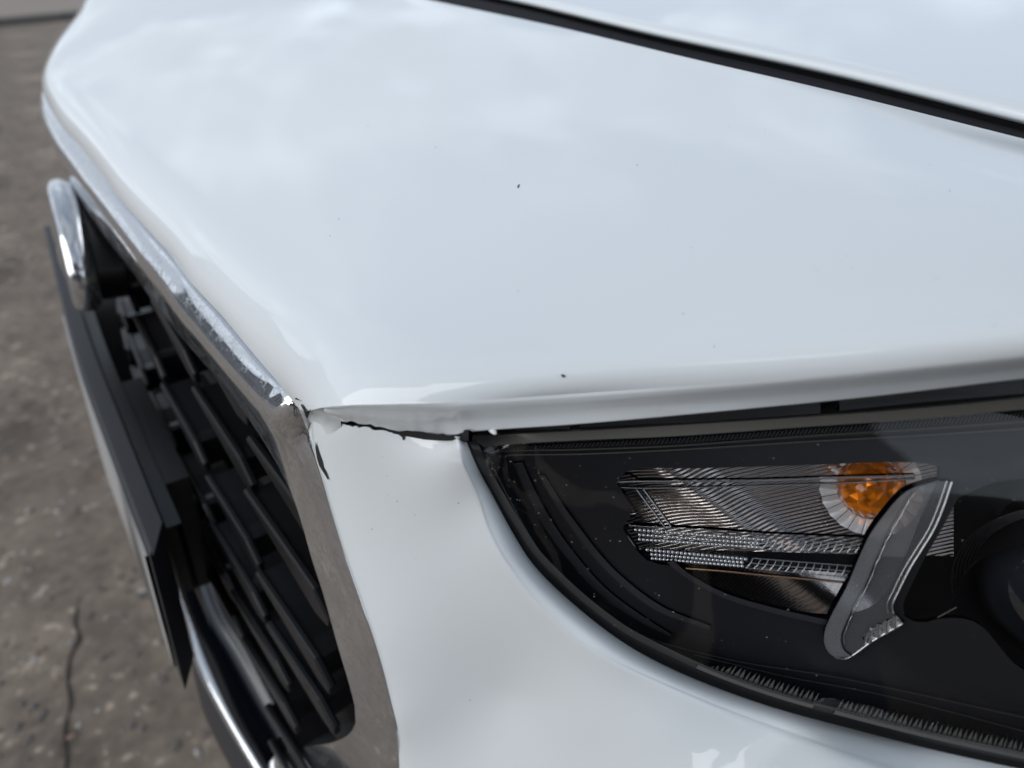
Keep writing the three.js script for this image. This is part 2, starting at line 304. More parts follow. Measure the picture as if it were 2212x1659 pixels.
// chrome frame: outer and inner edge
const gz = (p, lean) => p.z - (0.026 - 0.17 * p.x * p.x + lean * (p.y - LIFT - .67));
function onG(x, y, off = 0, lean = -0.15) { const d = dirAt(x, y); let a = 0.1, b = null, pv = null; for (let t = 0.1; t < 1.2; t += 0.002) { const v = gz(CAM.clone().addScaledVector(d, t), lean) + off; if (pv !== null && pv * v < 0) { b = t; break; } pv = v; a = t; } if (b === null) throw new Error('no hit ' + x + ',' + y); for (let k = 0; k < 40; k++) { const m = (a + b) / 2; if ((gz(CAM.clone().addScaledVector(d, m), lean) + off) * pv < 0) b = m; else a = m; } return CAM.clone().addScaledVector(d, a); }
const sideOut = [[660, 927], [676, 975], [698, 1048], [724, 1137], [749, 1216], [775, 1290], [813, 1404], [841, 1512], [854, 1562], [860, 1610]].map(([x, y]) => onG(x, y, 0, -0.05));
const lowOut = [...[[861, 1650], [856, 1700], [838, 1770]].map(([x, y]) => onG(x, y, 0, -0.05)), onY(790, 1850, .30), onY(700, 1880, .285), onY(620, 1880, .28)];
const chromeOut = [P(-0.58, .686, -.026), P(-0.46, .685, -.002), P(-0.36, .684, .018), P(-0.285, .684, .029), ...noseV.slice(0, 12).map((p) => onY(p[0], p[1], p[2] - 0.001)), ...sideOut, ...lowOut];
const inUp = [[171, 432], [220, 505], [281, 583], [342, 671], [415, 759], [478, 832], [530, 899]].map(([x, y], i) => onY(x, y, [.640, .639, .638, .638, .638, .640, .642][i]));
const inSide = [[578, 972], [616, 1042], [648, 1124], [673, 1210], [695, 1277], [727, 1391], [752, 1474], [765, 1525]].map(([x, y], i) => onG(x, y, [-0.003, -0.003, -0.002, -0.001, 0, 0, 0, 0][i], -0.10));
const inLow = [...[[768, 1553], [759, 1578], [730, 1598], [676, 1610]].map(([x, y]) => onG(x, y, 0, -0.10)), ...[[622, 1620, .362], [591, 1632, .325], [578, 1651, .298], [572, 1690, .28]].map((p) => onY(...p))];

// ── bumper cover, front part: from the chrome to the headlight ──
const ridgeV = [[985, 948], [1003, 1008], [1032, 1069], [1078, 1191], [1168, 1309], [1290, 1408], [1400, 1465], [1512, 1514], [1717, 1592], [2000, 1690], [2300, 1785]];
const crackLow = [[668, 897], [690, 903], [727, 913], [762, 918], [794, 923], [826, 930], [857, 934], [905, 939], [965, 943], [981, 943], [1003, 943]];
const lowNear = (x, y) => { let b = null, bd = 1e9; for (const q of lowFine) { const d = (q[0] - x) ** 2 + (q[1] - y) ** 2; if (d < bd) { bd = d; b = q; } } return b; };
const lowFine = curve2(lowL, 600);
const frontZ = tps([
  ...sideOut.map((p) => [...pixOf(p), depthOf(p) - 0.003]), [1100, 1500, .292], [1250, 1560, .266], [1400, 1600, .248], [1800, 1640, .217], [1500, 1800, .237], [2000, 1850, .195], [1150, 1750, .30],
  ...ridgeV.map(([x, y]) => { const q = lowNear(x, y); return [x, y, lensZ(q[0], q[1]) - 0.0022]; }),
  ...lipV.slice(2, 9).map((p) => [p[0], p[1] + 5, depthOf(onY(...p)) + 0.001]), [672, 900, 0.270], [690, 903, 0.2655],
], 1.5e-4);
const frontRows = [
  crackLow, [[676, 975], [740, 982], [850, 992], [950, 1000], [1001, 1004], [1029, 1005]], [[698, 1048], [780, 1058], [930, 1060], [1026, 1057], [1060, 1062]],
  [[724, 1137], [830, 1148], [960, 1152], [1056, 1146], [1106, 1148]], [[749, 1216], [860, 1228], [1000, 1226], [1092, 1212], [1150, 1217]],
  [[775, 1290], [900, 1310], [1060, 1312], [1168, 1309], [1226, 1294]], [[813, 1404], [950, 1422], [1150, 1420], [1290, 1408], [1378, 1408]],
  [[841, 1512], [1000, 1530], [1300, 1525], [1500, 1509], [1600, 1506]], [[860, 1610], [1050, 1630], [1500, 1625], [1760, 1608], [1960, 1607]],
  [[862, 1720], [1150, 1735], [1700, 1730], [2060, 1711], [2300, 1682]], [[855, 1850], [1250, 1860], [1900, 1850], [2300, 1785], [2450, 1715]]];
const ridgeAt = (r) => { const q = frontRows[r]; return q[q.length - 2]; };
let frontGeo;
{
  const nL = 46, nR = 12, px = frontRows.map((row, r) => {
    const a = r === 0 ? row.slice(0, -1) : row.slice(0, -1), b = row.slice(-2);
    const ca = r === 0 ? null : curve2(a, 400);
    const out = [];
    for (let i = 0; i <= nL; i++) { const s = (i / nL) ** 1.35; if (ca) out.push(ca[Math.round(s * 400)]); else { const c = curve2(a, 400); out.push(c[Math.round(s * 400)]); } }
    for (let i = 1; i <= nR; i++) { const s = i / nR; out.push([lerp(b[0][0], b[1][0], s), lerp(b[0][1], b[1][1], s)]); }
    return out.map((p) => V3(p[0], p[1], 0));
  });
  const rows = loftRows(px, 10).map((row, ri) => row.map((p, c) => {
    let x = p.x, y = p.y;
    if (ri === 0 && x > 727 && x < 975) y += (1.5 + (noise3(x * 0.09, 1, 2) - 0.5) * 6 + (noise3(x * 0.4, 5, 2) - 0.5) * 4) * (x < 850 ? 1 : 0.6) - (x < 850 ? 0 : 2.5 * step(850, 890, x));
    let z = frontZ(x, y);
    if (c <= nL) { const d = c / nL; z += 0.004 * (1 - step(0, 0.055, d)) + 0.0012 * (1 - step(0, 0.16, d)); if (c > nL - 6 && ri > 8) z -= 0.0006 * step(nL - 6, nL, c); }
    else { const s = (c - nL) / nR, [q0, q1] = [x, y]; const w = s * s * 0.5 + s * 0.5, q = row[row.length - 1]; z = lerp(z, lensZ(q.x, q.y) + 0.0055, w); }
    return at(x, y, z);
  }));
  const edge = rows.map((r) => r[r.length - 1]), back = rows.map((r) => r[r.length - 1].clone().addScaledVector(FW, 0.012)), soft = rows.map((r) => at(...pixOf(r[r.length - 1]).map((v, k) => v), depthOf(r[r.length - 1]) + 0.002));
  const topE = rows[0], topB = topE.map((p) => p.clone().addScaledVector(FW, 0.006));
  frontGeo = [gridGeo(rows), gridGeo([edge, soft, back]), gridGeo([topB, topE])];
}
const cornerZ = tps([...[[640, 874], [655, 887]].map(([x, y]) => [x, y, depthOf(onY(x, y, .690)) + 0.001]), ...lipV.slice(0, 4).map((p) => [p[0], p[1], depthOf(onY(...p)) + 0.0012]), ...[[676, 905], [690, 930], [720, 960], [700, 990], [740, 925]].map(([x, y]) => [x, y, frontZ(x, y) + 0.0012])], 1e-5);
frontGeo.push(sheet([[636, 862], [660, 868], [700, 874], [733, 890], [738, 925], [720, 965], [690, 985], [676, 960], [664, 925]], null, cornerZ, 0.001, 2));
const bumper = mesh('bumper', [...upperGeos, ...frontGeo], M.paint, car);
bumper.geometry.computeBoundingSphere();
const caster = new THREE.Raycaster(); caster.ray.origin.copy(CAM);
const hitOn = (objs, x, y) => { caster.ray.origin.copy(CAM); caster.ray.direction.copy(dirAt(x, y)).normalize(); const h = caster.intersectObjects(objs, false)[0]; return h ? depthOf(h.point) : null; };
bumper.updateMatrixWorld(true);

// black plastic seen through the crack and the chips
const zf = (l, x0, y0) => l.map(([a, b]) => [540 + 0.3174 * a, 783 + 0.3174 * b]);
function chip(l, m = M.plastic, name = 'paint_chip', off = 0.00035, label) {
  const cx = l.reduce((a, p) => a + p[0], 0) / l.length, cy = l.reduce((a, p) => a + p[1], 0) / l.length, r = Math.max(...l.map((p) => Math.hypot(p[0] - cx, p[1] - cy)));
  if (r < 8) { const z0 = hitOn([bumper], cx, cy); const zx = hitOn([bumper], cx + 3, cy) || z0, zy = hitOn([bumper], cx, cy + 3) || z0; return mesh(name, sheet(l, null, (x, y) => z0 + (zx - z0) * (x - cx) / 3 + (zy - z0) * (y - cy) / 3 - off, 0, 0), m, bumper, label); }
  const zs = l.map(([x, y]) => hitOn([bumper], x, y)).filter((z) => z), mean = zs.reduce((a, b) => a + b, 0) / zs.length, memo = new Map();
  const dep = (x, y) => { const k = Math.round(x * 2) + '_' + Math.round(y * 2); if (!memo.has(k)) memo.set(k, (hitOn([bumper], x, y) || mean) - off); return memo.get(k); };
  return mesh(name, sheet(l, null, dep, 0, 1), m, bumper, label);
}
mesh('crack', ribbon([[715, 900], [790, 910], [860, 922], [940, 930], [1012, 928]], [[715, 922], [790, 930], [860, 946], [940, 954], [1012, 952]], (x, y) => frontZ(x, y) + 0.0035, 0.002, 30), M.matte, bumper, 'jagged black crack between the bumper lip and the front skin');
chip(zf([[345, 285], [355, 284], [378, 318], [398, 330], [411, 316], [412, 328], [402, 350], [392, 380], [384, 380], [370, 340], [350, 300]]), M.plastic, 'paint_chip', 0.0016);
chip(zf([[447, 537], [452, 560], [470, 620], [488, 670], [500, 720], [516, 745], [535, 795], [528, 797], [510, 765], [490, 735], [470, 700], [455, 650], [444, 580]]), M.plastic, 'paint_chip', 0.0012);
chip(zf([[1003, 474], [1060, 480], [1056, 500], [1052, 525], [1040, 530], [1035, 510], [1012, 492]]));
chip(zf([[2117, 82], [2130, 80], [2148, 92], [2140, 103], [2122, 98]]));
chip([[1117, 405], [1119, 399], [1123, 398], [1120, 406]], std({ color: lin(0.10, 0.10, 0.10), roughness: 0.7 }));
for (let i = 0; i < 38; i++) { const x = 700 + rnd() * 1500, y = 150 + rnd() * 640; { const r = 0.35 + rnd() ** 2 * 1.1, e = rnd(); chip([[x - r, y - r * e], [x, y - r], [x + r, y], [x + r * e, y + r]], M.plastic, 'speck'); } }
for (let i = 0; i < 16; i++) { const x = 780 + rnd() * 260, y = 980 + rnd() * 560; { const r = 0.35 + rnd() ** 2 * 1.0; chip([[x - r, y], [x, y - r], [x + r, y], [x, y + r]], M.plastic, 'speck'); } }

// ── hood and its seal ──
const hoodV = [[1076, 0, .7785], [1415, 82, .7785], [1795, 167, .778], [2212, 272, .7775], [2500, 346, .7765]];
const hoodEdge = [P(-0.86, .759, -.312), P(-0.5, .773, -.257), P(-0.1, .7785, -.240), ...hoodV.map((p) => onY(...p))];
{
  const n = 90, e = curve(hoodEdge, n).map((p) => p.add(V3(0, 0.0034, 0))), rows = [];
  rows.push(e.map((p) => p.clone().add(V3(0, -0.0034, -0.08))), e.map((p) => p.clone().add(V3(0, -0.0034, -0.002))), e.map((p) => p.clone().add(V3(0, -0.0016, -0.0002))), e.map((p) => p.clone()), e.map((p) => p.clone().add(V3(0, 0.0012, -0.0014))), e.map((p) => p.clone().add(V3(0, 0.0024, -0.005))));
  for (let k = 1; k <= 24; k++) { const d = 0.005 + 1.0 * (k / 24) ** 2; rows.push(e.map((p) => p.clone().add(V3(0, 0.0016 + d * 0.15 - d * d * 0.035 , -d)))); }
  mesh('hood', gridGeo(rows), M.paint, car);
  const g = curve(edgeG, n), q = e;
  const low = g.map((p) => p.clone().add(V3(0, -0.0025, -0.001)));
  const sealRows = [low.map((p) => p.clone().add(V3(0, -0.012, 0.001))), low.map((p) => p.clone().add(V3(0, -0.001, 0.0004))), low, low.map((p, i) => p.clone().lerp(q[i], 0.4).add(V3(0, -0.0012, 0))), low.map((p, i) => p.clone().lerp(q[i], 0.9).add(V3(0, -0.0040, 0))), low.map((p, i) => q[i].clone().add(V3(0, -0.0075, -0.001))), low.map((p, i) => q[i].clone().add(V3(0, -0.010, -0.012))), low.map((p, i) => q[i].clone().add(V3(0, -0.012, -0.09)))];
  mesh('hood_seal', gridGeo(sealRows), M.rubber, car, 'black rubber seal along the gap below the hood');
}

// ── chrome grille frame ──
const frame = new THREE.Group(); frame.name = 'grille'; car.add(frame);
{
  const n = 150, O = curve(chromeOut, 1200), inner = [P(-0.56, .64, -.045), P(-0.44, .64, -.018), P(-0.33, .64, .012), P(-0.2, .64, .042), P(-0.12, .64, .048), ...inUp, ...inSide, ...inLow];
  const I = curve(inner, 1200);
  // pair by the share of each leg: upper bar, side, lower corner
  const iOf = (c, p) => { let b = 0, bd = 1e9; c.forEach((q, i) => { const d = q.distanceTo(p); if (d < bd) { bd = d; b = i; } }); return b; };
  const kO = [0, iOf(O, onY(205, 359, .684)), iOf(O, sideOut[0]), iOf(O, sideOut[9]), 1200], kI = [0, iOf(I, inUp[1]), iOf(I, inSide[1]), iOf(I, inSide[7]), 1200], share = [0.16, 0.34, 0.34, 0.16];
  const outP = [], inP = [], leg = [];
  for (let l = 0; l < 4; l++) { const m = Math.round(n * share[l]); for (let k = (l ? 1 : 0); k <= m; k++) { outP.push(O[Math.round(lerp(kO[l], kO[l + 1], k / m))]); inP.push(I[Math.round(lerp(kI[l], kI[l + 1], k / m))]); leg.push(l + k / m); } }
  const prof = (w, bul) => outP.map((o, i) => { const p = o.clone().lerp(inP[i], w), L = o.distanceTo(inP[i]), up = 1 - step(1.72, 2.25, leg[i]); return p.addScaledVector(V3(0.04 * up, 0.08 * up, 1).normalize(), L * bul * lerp(0.1, 1, up)); });
  const table = [[0, -.03], [.01, .01], [.05, .045], [.1, .085], [.16, .126], [.21, .150], [.25, .161], [.29, .165], [.34, .162], [.40, .152], [.5, .128], [.62, .098], [.75, .064], [.87, .033], [.94, .014], [.98, -.002], [.995, -.03]];
  const rows = [outP.map((p) => p.clone().add(V3(0, -0.001, -0.018))), ...table.map(([w, b]) => prof(w, b)), inP.map((p) => p.clone().add(V3(0, 0.001, -0.010))), inP.map((p) => p.clone().add(V3(0.004, 0.004, -0.05)))];
  mesh('chrome_frame', gridGeo(rows), M.chrome, frame);
  // lower bar: a wide trough with a bright front ridge
  const xs = (pts, Y, far) => { const c = pts.map((p) => onY(p[0], p[1], Y)); return curve(far ? [far, ...c] : c, 60); };
  const rl = xs([[400, 1318], [419, 1412], [419, 1448], [486, 1569], [543, 1658], [566, 1700]].filter((_, i) => i !== 1), .290, P(-0.30, .29, .07));
  const A = curve([P(-0.3, .29, .075), P(-0.05, .29, .086), onY(400, 1335, .290), onY(419, 1448 - 20, .290), onY(486, 1562, .290), onY(543, 1658, .290), onY(575, 1712, .29)], 60);
  const B = curve([P(-0.3, .293, .066), P(-0.05, .293, .077), onY(406, 1322, .293), onY(454, 1416, .293), onY(502, 1531, .293), onY(533, 1588, .293), onY(572, 1650, .293), onY(600, 1700, .293)], 60);
  const Cc = curve([P(-0.3, .30, .03), P(-0.05, .30, .04), onY(479, 1305, .300), onY(533, 1391, .300), onY(597, 1505, .296), onY(629, 1569, .293), onY(641, 1612, .29), onY(660, 1690, .28)], 60);
  const mid = B.map((p, i) => p.clone().lerp(Cc[i], 0.45).add(V3(0, -0.012, 0))), b2 = B.map((p, i) => p.clone().lerp(Cc[i], 0.1).add(V3(0, -0.004, 0))), ab = A.map((p, i) => p.clone().lerp(B[i], 0.5).add(V3(0, 0.0025, 0)));
  const m2 = B.map((p, i) => p.clone().lerp(Cc[i], 0.8).add(V3(0, -0.008, 0)));
  mesh('lower_chrome_bar', gridGeo([A.map((p) => p.clone().add(V3(0, -0.004, -0.001))), A, ab, B, b2]), M.chrome, frame);
  mesh('lower_trough', gridGeo([b2, mid, m2, Cc, Cc.map((p) => p.clone().add(V3(0, -0.01, -0.004)))]), phy({ color: lin(0.004, 0.006, 0.012), roughness: 0.25, clearcoat: 0.6, clearcoatRoughness: 0.15, side: THREE.DoubleSide }), frame);
  // valance under the bar
  const v0 = A.map((p) => p.clone().add(V3(0, -0.0045, -0.001)));
  mesh('valance', gridGeo([v0, v0.map((p) => p.clone().add(V3(0, -0.02, 0.006))), v0.map((p) => p.clone().add(V3(0, -0.06, 0.010))), v0.map((p) => p.clone().add(V3(0, -0.11, -0.004))), v0.map((p) => p.clone().add(V3(0, -0.14, -0.06)))]), M.charcoal, car, 'dark grey lower valance below the chrome bar');
  // backing behind the mesh
  const bk = []; for (let r = 0; r <= 12; r++) { const Y = lerp(.25, .68, r / 12); bk.push(Array.from({ length: 30 }, (_, c) => { const X = lerp(-0.62, 0.47, c / 29); return P(X, Y, 0.026 - 0.17 * X * X - 0.15 * (Y - .67) - 0.046 - (X > 0.3 ? 0.2 * (X - 0.3) : 0) - (X < -0.35 ? 0.6 * (-0.35 - X) : 0)); })); }
  const fl = mergeGeometries([[0.72, 0.118, -0.25, 0.405, 0.026], [1.1, 0.16, -0.10, 0.262, -0.015]].map(([w, d, x, y, z]) => { const g = new THREE.BoxGeometry(w, 0.006, d); g.translate(x, y + LIFT, z); return g; }));
  mesh('grille_backing', [gridGeo(bk), fl], M.matte, frame);
}
// louvres: wedge blades that thin out towards the far side, each with a front fin
{
  const ex = (pts, d, z, bev) => { const s = new THREE.Shape(pts.map((p) => new THREE.Vector2(...p))); const g = new THREE.ExtrudeGeometry(s, { depth: d - 2 * bev, bevelEnabled: true, bevelSize: bev, bevelThickness: bev, bevelSegments: 2, steps: 1 }); g.translate(0, 0, z + bev); return g; };
  const make = (L, h, dz) => mergeGeometries([
    ex([[-L, -0.006], [-L, -0.0045], [-L * 0.55, -0.0012], [-0.012, -0.0006], [-0.005, 0.0014], [0, 0.0018], [0, -h], [-L * 0.5, -h * 0.62]], dz, -dz, 0.0013),
    ex([[-L * 1.04, -0.004], [-L * 1.02, -0.002], [-L * 0.5, 0.0016], [0.0, 0.0036], [0.013, -0.004], [0.012, -0.011], [0.0, -h * 0.9], [-L * 0.5, -h * 0.55]], 0.0048, -0.0032, 0.0014)]);
  const geos = [make(0.068, 0.016, 0.027), make(0.074, 0.018, 0.029), make(0.064, 0.0145, 0.026)];
  const gridRows = [[.606, .30, 0], [.566, .25, 0], [.516, .15, 0], [.487, .03, .004], [.462, -.05, -.052], [.432, -.08, -.044], [.398, -.08, -.012], [.362, -.08, .0], [.326, -.08, -.03]], ends = [.495, .403, .316, .226, .130, .033, -.07, -.17, -.27];
  gridRows.forEach(([Y0, sl, dx], r) => ends.forEach((X0, k) => {
    const X = X0 + dx, Y = Y0 + sl * (0.40 - X); if (k === 0 || X > 0.42 || (r > 4 && X > 0.43) || Y > 0.66 || (X < -0.05 && r > 4) || (r > 5 && X < 0.33) || r > 7) return;
    const o = mesh('louvre', geos[(r * 5 + k * 2) % 3], M.louvre, frame); o.position.copy(P(X, Y, 0.026 - 0.17 * X * X - 0.15 * (Y - .67) - 0.008)); o.rotation.set(0, Math.atan(0.34 * X), -sl * 0.8);
  }));
}
// ── badge ──
{
  const b = new THREE.Group(); b.name = 'badge'; car.add(b);
  b.position.copy(P(-0.022, 0.601, 0.060)); b.rotation.set(-0.12, 0, 0); b.scale.setScalar(1.1);
  const ell = (rx, ry, n = 90) => Array.from({ length: n }, (_, i) => V3(Math.cos(i / n * 2 * Math.PI) * rx, Math.sin(i / n * 2 * Math.PI) * ry, 0));
  const ring = new THREE.TubeGeometry(new THREE.CatmullRomCurve3(ell(0.074, 0.038), true), 120, 0.0062, 12, true); ring.scale(1, 1, 1.5);
  mesh('ring', ring, M.chrome, b);
  const bar = (a, c, r) => { const g = tube([V3(...a), V3((a[0] + c[0]) / 2, (a[1] + c[1]) / 2, 0.006), V3(...c)], r, 20, 10); return g; };
  mesh('emblem', [bar([-0.032, -0.032, 0], [-0.016, 0.035, 0], 0.006), bar([0.016, -0.035, 0], [0.032, 0.032, 0], 0.006), bar([-0.026, -0.004, 0.004], [0.026, 0.004, 0.004], 0.005)], M.chrome, b);
  const back = new THREE.CylinderGeometry(1, 1, 0.02, 60); back.rotateX(Math.PI / 2); back.scale(0.072, 0.037, 1); back.translate(0, 0, -0.016);
  mesh('badge_base', back, M.black, b);
}
const plateTone = tex(128, (u, v) => { const k = lerp(0.66, 0.28, step(0.5, 0.72, noise3(u * 14, v * 3, 1))); return [k, k, k]; }, true, 1);
// ── number plate holder ──
{
  const holder = new THREE.Group(); holder.name = 'plate_holder'; car.add(holder);
  const fl = [[93, 489], [159, 752], [236, 966], [324, 1200]], bk = [[122, 489], [197, 742], [264, 915], [350, 1128]];
  const F = curve(fl.map(([x, y]) => onY(x, y, .52)), 50), Bq = curve(bk.map(([x, y]) => onY(x, y, .52)), 50);
  console.log('plate', F[0].x.toFixed(3), F[0].z.toFixed(3), F[25].x.toFixed(3), F[25].z.toFixed(3), F[50].x.toFixed(3), F[50].z.toFixed(3), 'back', Bq[0].z.toFixed(3), Bq[50].x.toFixed(3), Bq[50].z.toFixed(3));
  const hgt = 0.125, tilt = 0.012, dn = (p, d, e = 0) => p.clone().add(V3(0.0 + d * 0.02, -d, tilt * d / hgt + e));
  const rows = [Bq.map((p) => dn(p, hgt)), Bq.map((p) => dn(p, 0.004)), Bq.map((p) => dn(p, 0)), F.map((p) => dn(p, 0, -0.002)), F.map((p) => dn(p, 0.002, 0)), F.map((p) => dn(p, hgt)), Bq.map((p) => dn(p, hgt))];
  const caps = [0, 50].map((i) => gridGeo([[Bq[i], F[i]], [0.3, 0.7].length ? [dn(Bq[i], hgt * 0.5), dn(F[i], hgt * 0.5)] : 0, [dn(Bq[i], hgt), dn(F[i], hgt)]]));
  mesh('holder_body', [toCreasedNormals(gridGeo(rows), 0.6), ...caps], M.charcoal, holder);
  const Fn = F.slice(19, 50), pl = (e) => Fn.map((p) => dn(p, 0.010, e)), pb = (e) => Fn.map((p) => dn(p, hgt - 0.012, e));
  mesh('number_plate', toCreasedNormals(gridGeo([pl(0.0005), pl(0.0022), pb(0.0022), pb(0.0005)]), 0.5), std({ map: plateTone, roughness: 0.35 }), holder);
  const q0 = Bq.slice(33, 47).map((p) => p.clone().add(V3(0, -0.008, -0.0015))), q1 = q0.map((p) => V3(p.x, p.y, p.z - 0.024)), lowq = (l) => l.map((p) => p.clone().add(V3(0, -0.104, 0.006)));
  const p0 = Bq.map((p) => p.clone().add(V3(0, -0.006, -0.001))), p1 = p0.map((p) => V3(p.x, p.y, p.z - 0.009));
  mesh('mounting_plate', toCreasedNormals(gridGeo([lowq(p0), p0, p1, lowq(p1)]), 0.5), M.black, holder);
  const e = 13; mesh('bracket', [toCreasedNormals(gridGeo([lowq(q0), q0, q1, lowq(q1), lowq(q0)]), 0.5), gridGeo([[q0[e], q1[e]], [lowq(q0)[e], lowq(q1)[e]]]), gridGeo([[q0[0], q1[0]], [lowq(q0)[0], lowq(q1)[0]]])], M.black, holder);
}

// ── headlight ──
const lamp = new THREE.Group(); lamp.name = 'headlight'; car.add(lamp);
const band = (a, za, b, zb, n = 90, mids = 1) => {
  const A = curve2(a, n), B = curve2(b, n), rows = [];
  for (let k = 0; k <= mids; k++) { const w = k / mids; rows.push(A.map((p, i) => { const q = B[i], x = lerp(p[0], q[0], w), y = lerp(p[1], q[1], w), z = lerp(za(p[0], p[1]), zb(q[0], q[1]), w); return at(x, y, z); })); }
  return gridGeo(rows);
};
const lz = (o) => (x, y) => lensZ(x, y) + o;
const H = (x, y) => [1242 + 0.3906 * x, 945 + 0.3906 * y], G_ = (x, y) => [972 + 0.5605 * x, 810 + 0.5605 * y];
const rimIn = [[1047, 966], [1100, 960], [1252, 951], [1458, 942], [1728, 923], [2000, 904], [2212, 884], [2450, 860]];
const inset = (line, d0, d1) => line.map((p, i) => { const a = line[Math.max(0, i - 1)], b = line[Math.min(line.length - 1, i + 1)], dx = b[0] - a[0], dy = b[1] - a[1], l = Math.hypot(dx, dy), d = lerp(d0, d1, clamp(i / 8)); return [p[0] + dy / l * d, p[1] - dx / l * d]; });
const lowPts = lowL.map((p) => [p[0], p[1]]);
const sealIn = inset(lowPts, 4, 22), bevIn = inset(lowPts, 20, 36), lensLow = inset(lowPts, 16, 30);
{
  mesh('lens', sheet([...curve2(rimIn, 60), ...curve2([[1045, 968], ...lensLow.slice(1)], 80).reverse()], null, lz(-0.0008), 0, 3), M.lens, lamp);
  mesh('lens_rim', [band(topL.map(([x, y]) => [x, y - 3]), lz(0.006), topL, lz(0.001), 90), band(topL, lz(0.001), rimIn, lz(-0.001), 90, 2)], M.rim, lamp);
  mesh('lens_bevel', [band(sealIn, lz(0.004), bevIn, lz(0.0005), 120, 2)], std({ color: lin(0.03, 0.028, 0.026), roughness: 0.3, side: THREE.DoubleSide }), lamp);
  mesh('lens_seal', [band(inset(lowPts, -6, -8), lz(0.010), sealIn, lz(0.004), 120)], M.black, lamp);
  // bezel
  const chamber = [[1330, 1040], [1360, 1016], [1500, 1012], [1700, 1006], [1990, 1000], [2030, 1010], [1990, 1120], [1900, 1300], [1800, 1332], [1680, 1316], [1593, 1292], [1520, 1262], [1470, 1226], [1400, 1212], [1345, 1135], [1366, 1108]];
  const bz = lz(0.011);
  mesh('bezel', sheet([...curve2([[1040, 964], [1252, 948], [1728, 920], [2212, 880], [2450, 855]], 60), ...curve2([[1036, 970], ...inset(lowPts, 10, 16).slice(1)], 80).reverse()], [curve2([...chamber, chamber[0]], 60).slice(0, -1), curve2([[2070, 1075], [2030, 1150], [1985, 1230], [1950, 1325], [1985, 1345], [2040, 1335], [2110, 1345], [2200, 1440], [2300, 1480], [2420, 1450], [2425, 1100], [2300, 1040], [2160, 1040], [2070, 1075]], 60).slice(0, -1)], bz, 0.002, 4), M.bezel, lamp);
  const rib = (a, b, o = 0.0095) => sheet([...curve2(a, 40), ...curve2(b, 40).reverse()], null, lz(o), 0.002, 1);
  mesh('bezel_rib', rib([[1109, 1001], [1140, 1072], [1177, 1140], [1213, 1191], [1286, 1275], [1370, 1336], [1448, 1376]], [[1128, 998], [1160, 1068], [1200, 1138], [1240, 1194], [1305, 1268], [1380, 1326], [1450, 1370]]), M.ribGrey, lamp);
  mesh('bezel_rib', rib([[1165, 1026], [1200, 1090], [1235, 1141], [1280, 1200], [1331, 1253], [1420, 1320], [1532, 1360]], [[1177, 1028], [1216, 1090], [1252, 1140], [1297, 1198], [1345, 1247], [1430, 1310], [1534, 1352]]), M.ribGrey, lamp);
  mesh('bezel_rib', rib([[1440, 1215], [1482, 1248], [1560, 1290], [1660, 1322], [1790, 1352]], [[1455, 1212], [1494, 1243], [1566, 1281], [1664, 1311], [1792, 1340]]), M.ribGrey, lamp);
  const line = (pts, r, m, o = 0.0095) => mesh('trim_line', tube(pts.map(([x, y]) => at(x, y, lensZ(x, y) + o)), r, 90, 6), m, lamp);
  line([[1187, 1224], [1143, 1156], [1104, 1086], [1056, 990], [1052, 980], [1064, 976], [1252, 971], [1458, 963], [1728, 943], [2000, 926], [2212, 910], [2400, 893]], 0.00025, M.rim);
  line([[1090, 986], [1096, 984], [1252, 981], [1458, 972], [1728, 955], [2000, 940], [2212, 926], [2400, 910]], 0.00025, M.rim);
  line([[1187, 1224], [1286, 1312], [1398, 1388], [1504, 1434], [1700, 1500], [1950, 1570], [2212, 1625]], 0.0002, M.ribGrey);
  line([[1290, 1330], [1420, 1385], [1600, 1430], [1800, 1462], [2212, 1550]], 0.0002, M.ribGrey);
  line([[1500, 1415], [1700, 1462], [1900, 1500], [2212, 1580]], 0.0002, M.ribGrey);
  // knurled strip under the top rim
  const A = curve2([[1075, 968], [1252, 957], [1458, 946], [1728, 927], [2000, 908], [2212, 889], [2400, 870]], 150), B = curve2([[1075, 974], [1252, 966], [1458, 958], [1728, 939], [2000, 921], [2212, 904], [2400, 888]], 150), ks = [];
  for (let i = 1; i < 150; i++) { const q = sheet([[A[i][0] + 5, A[i][1]], [A[i][0] + 8, A[i][1]], [B[i][0], B[i][1]], [B[i][0] - 3, B[i][1]]], null, lz(0.008), 0.0015, 0); ks.push(q); }
  mesh('knurled_strip', ks, std({ color: lin(0.03, 0.03, 0.032), roughness: 0.3 }), lamp);
  // serrated strip along the lower edge
  const sB = curve2(inset(lowPts, 19, 23), 400), sT = curve2(inset(lowPts, 22, 33), 400), sP = curve2(inset(lowPts, 28, 60), 400), o2 = [];
  const pick = (c, t) => c[Math.round(clamp(t) * 400)];
  const N = 88, t0 = 0.42;
  for (let i = 0; i < N; i++) { const a = lerp(t0, 1, i / N), b = lerp(t0, 1, (i + 1) / N), m = (a + b) / 2; if (i > 23 && i < 28) continue; const grow = Math.min(1, i / 6); o2.push(sheet([pick(sB, a), pick(sB, b), pick(sT, b), [lerp(pick(sT, m)[0], pick(sP, m)[0], grow), lerp(pick(sT, m)[1], pick(sP, m)[1], grow)], pick(sT, a)], null, lz(0.0018), 0.001, 0)); }
  mesh('serrated_strip', o2, std({ color: lin(0.095, 0.095, 0.092), roughness: 0.4 }), lamp);
}
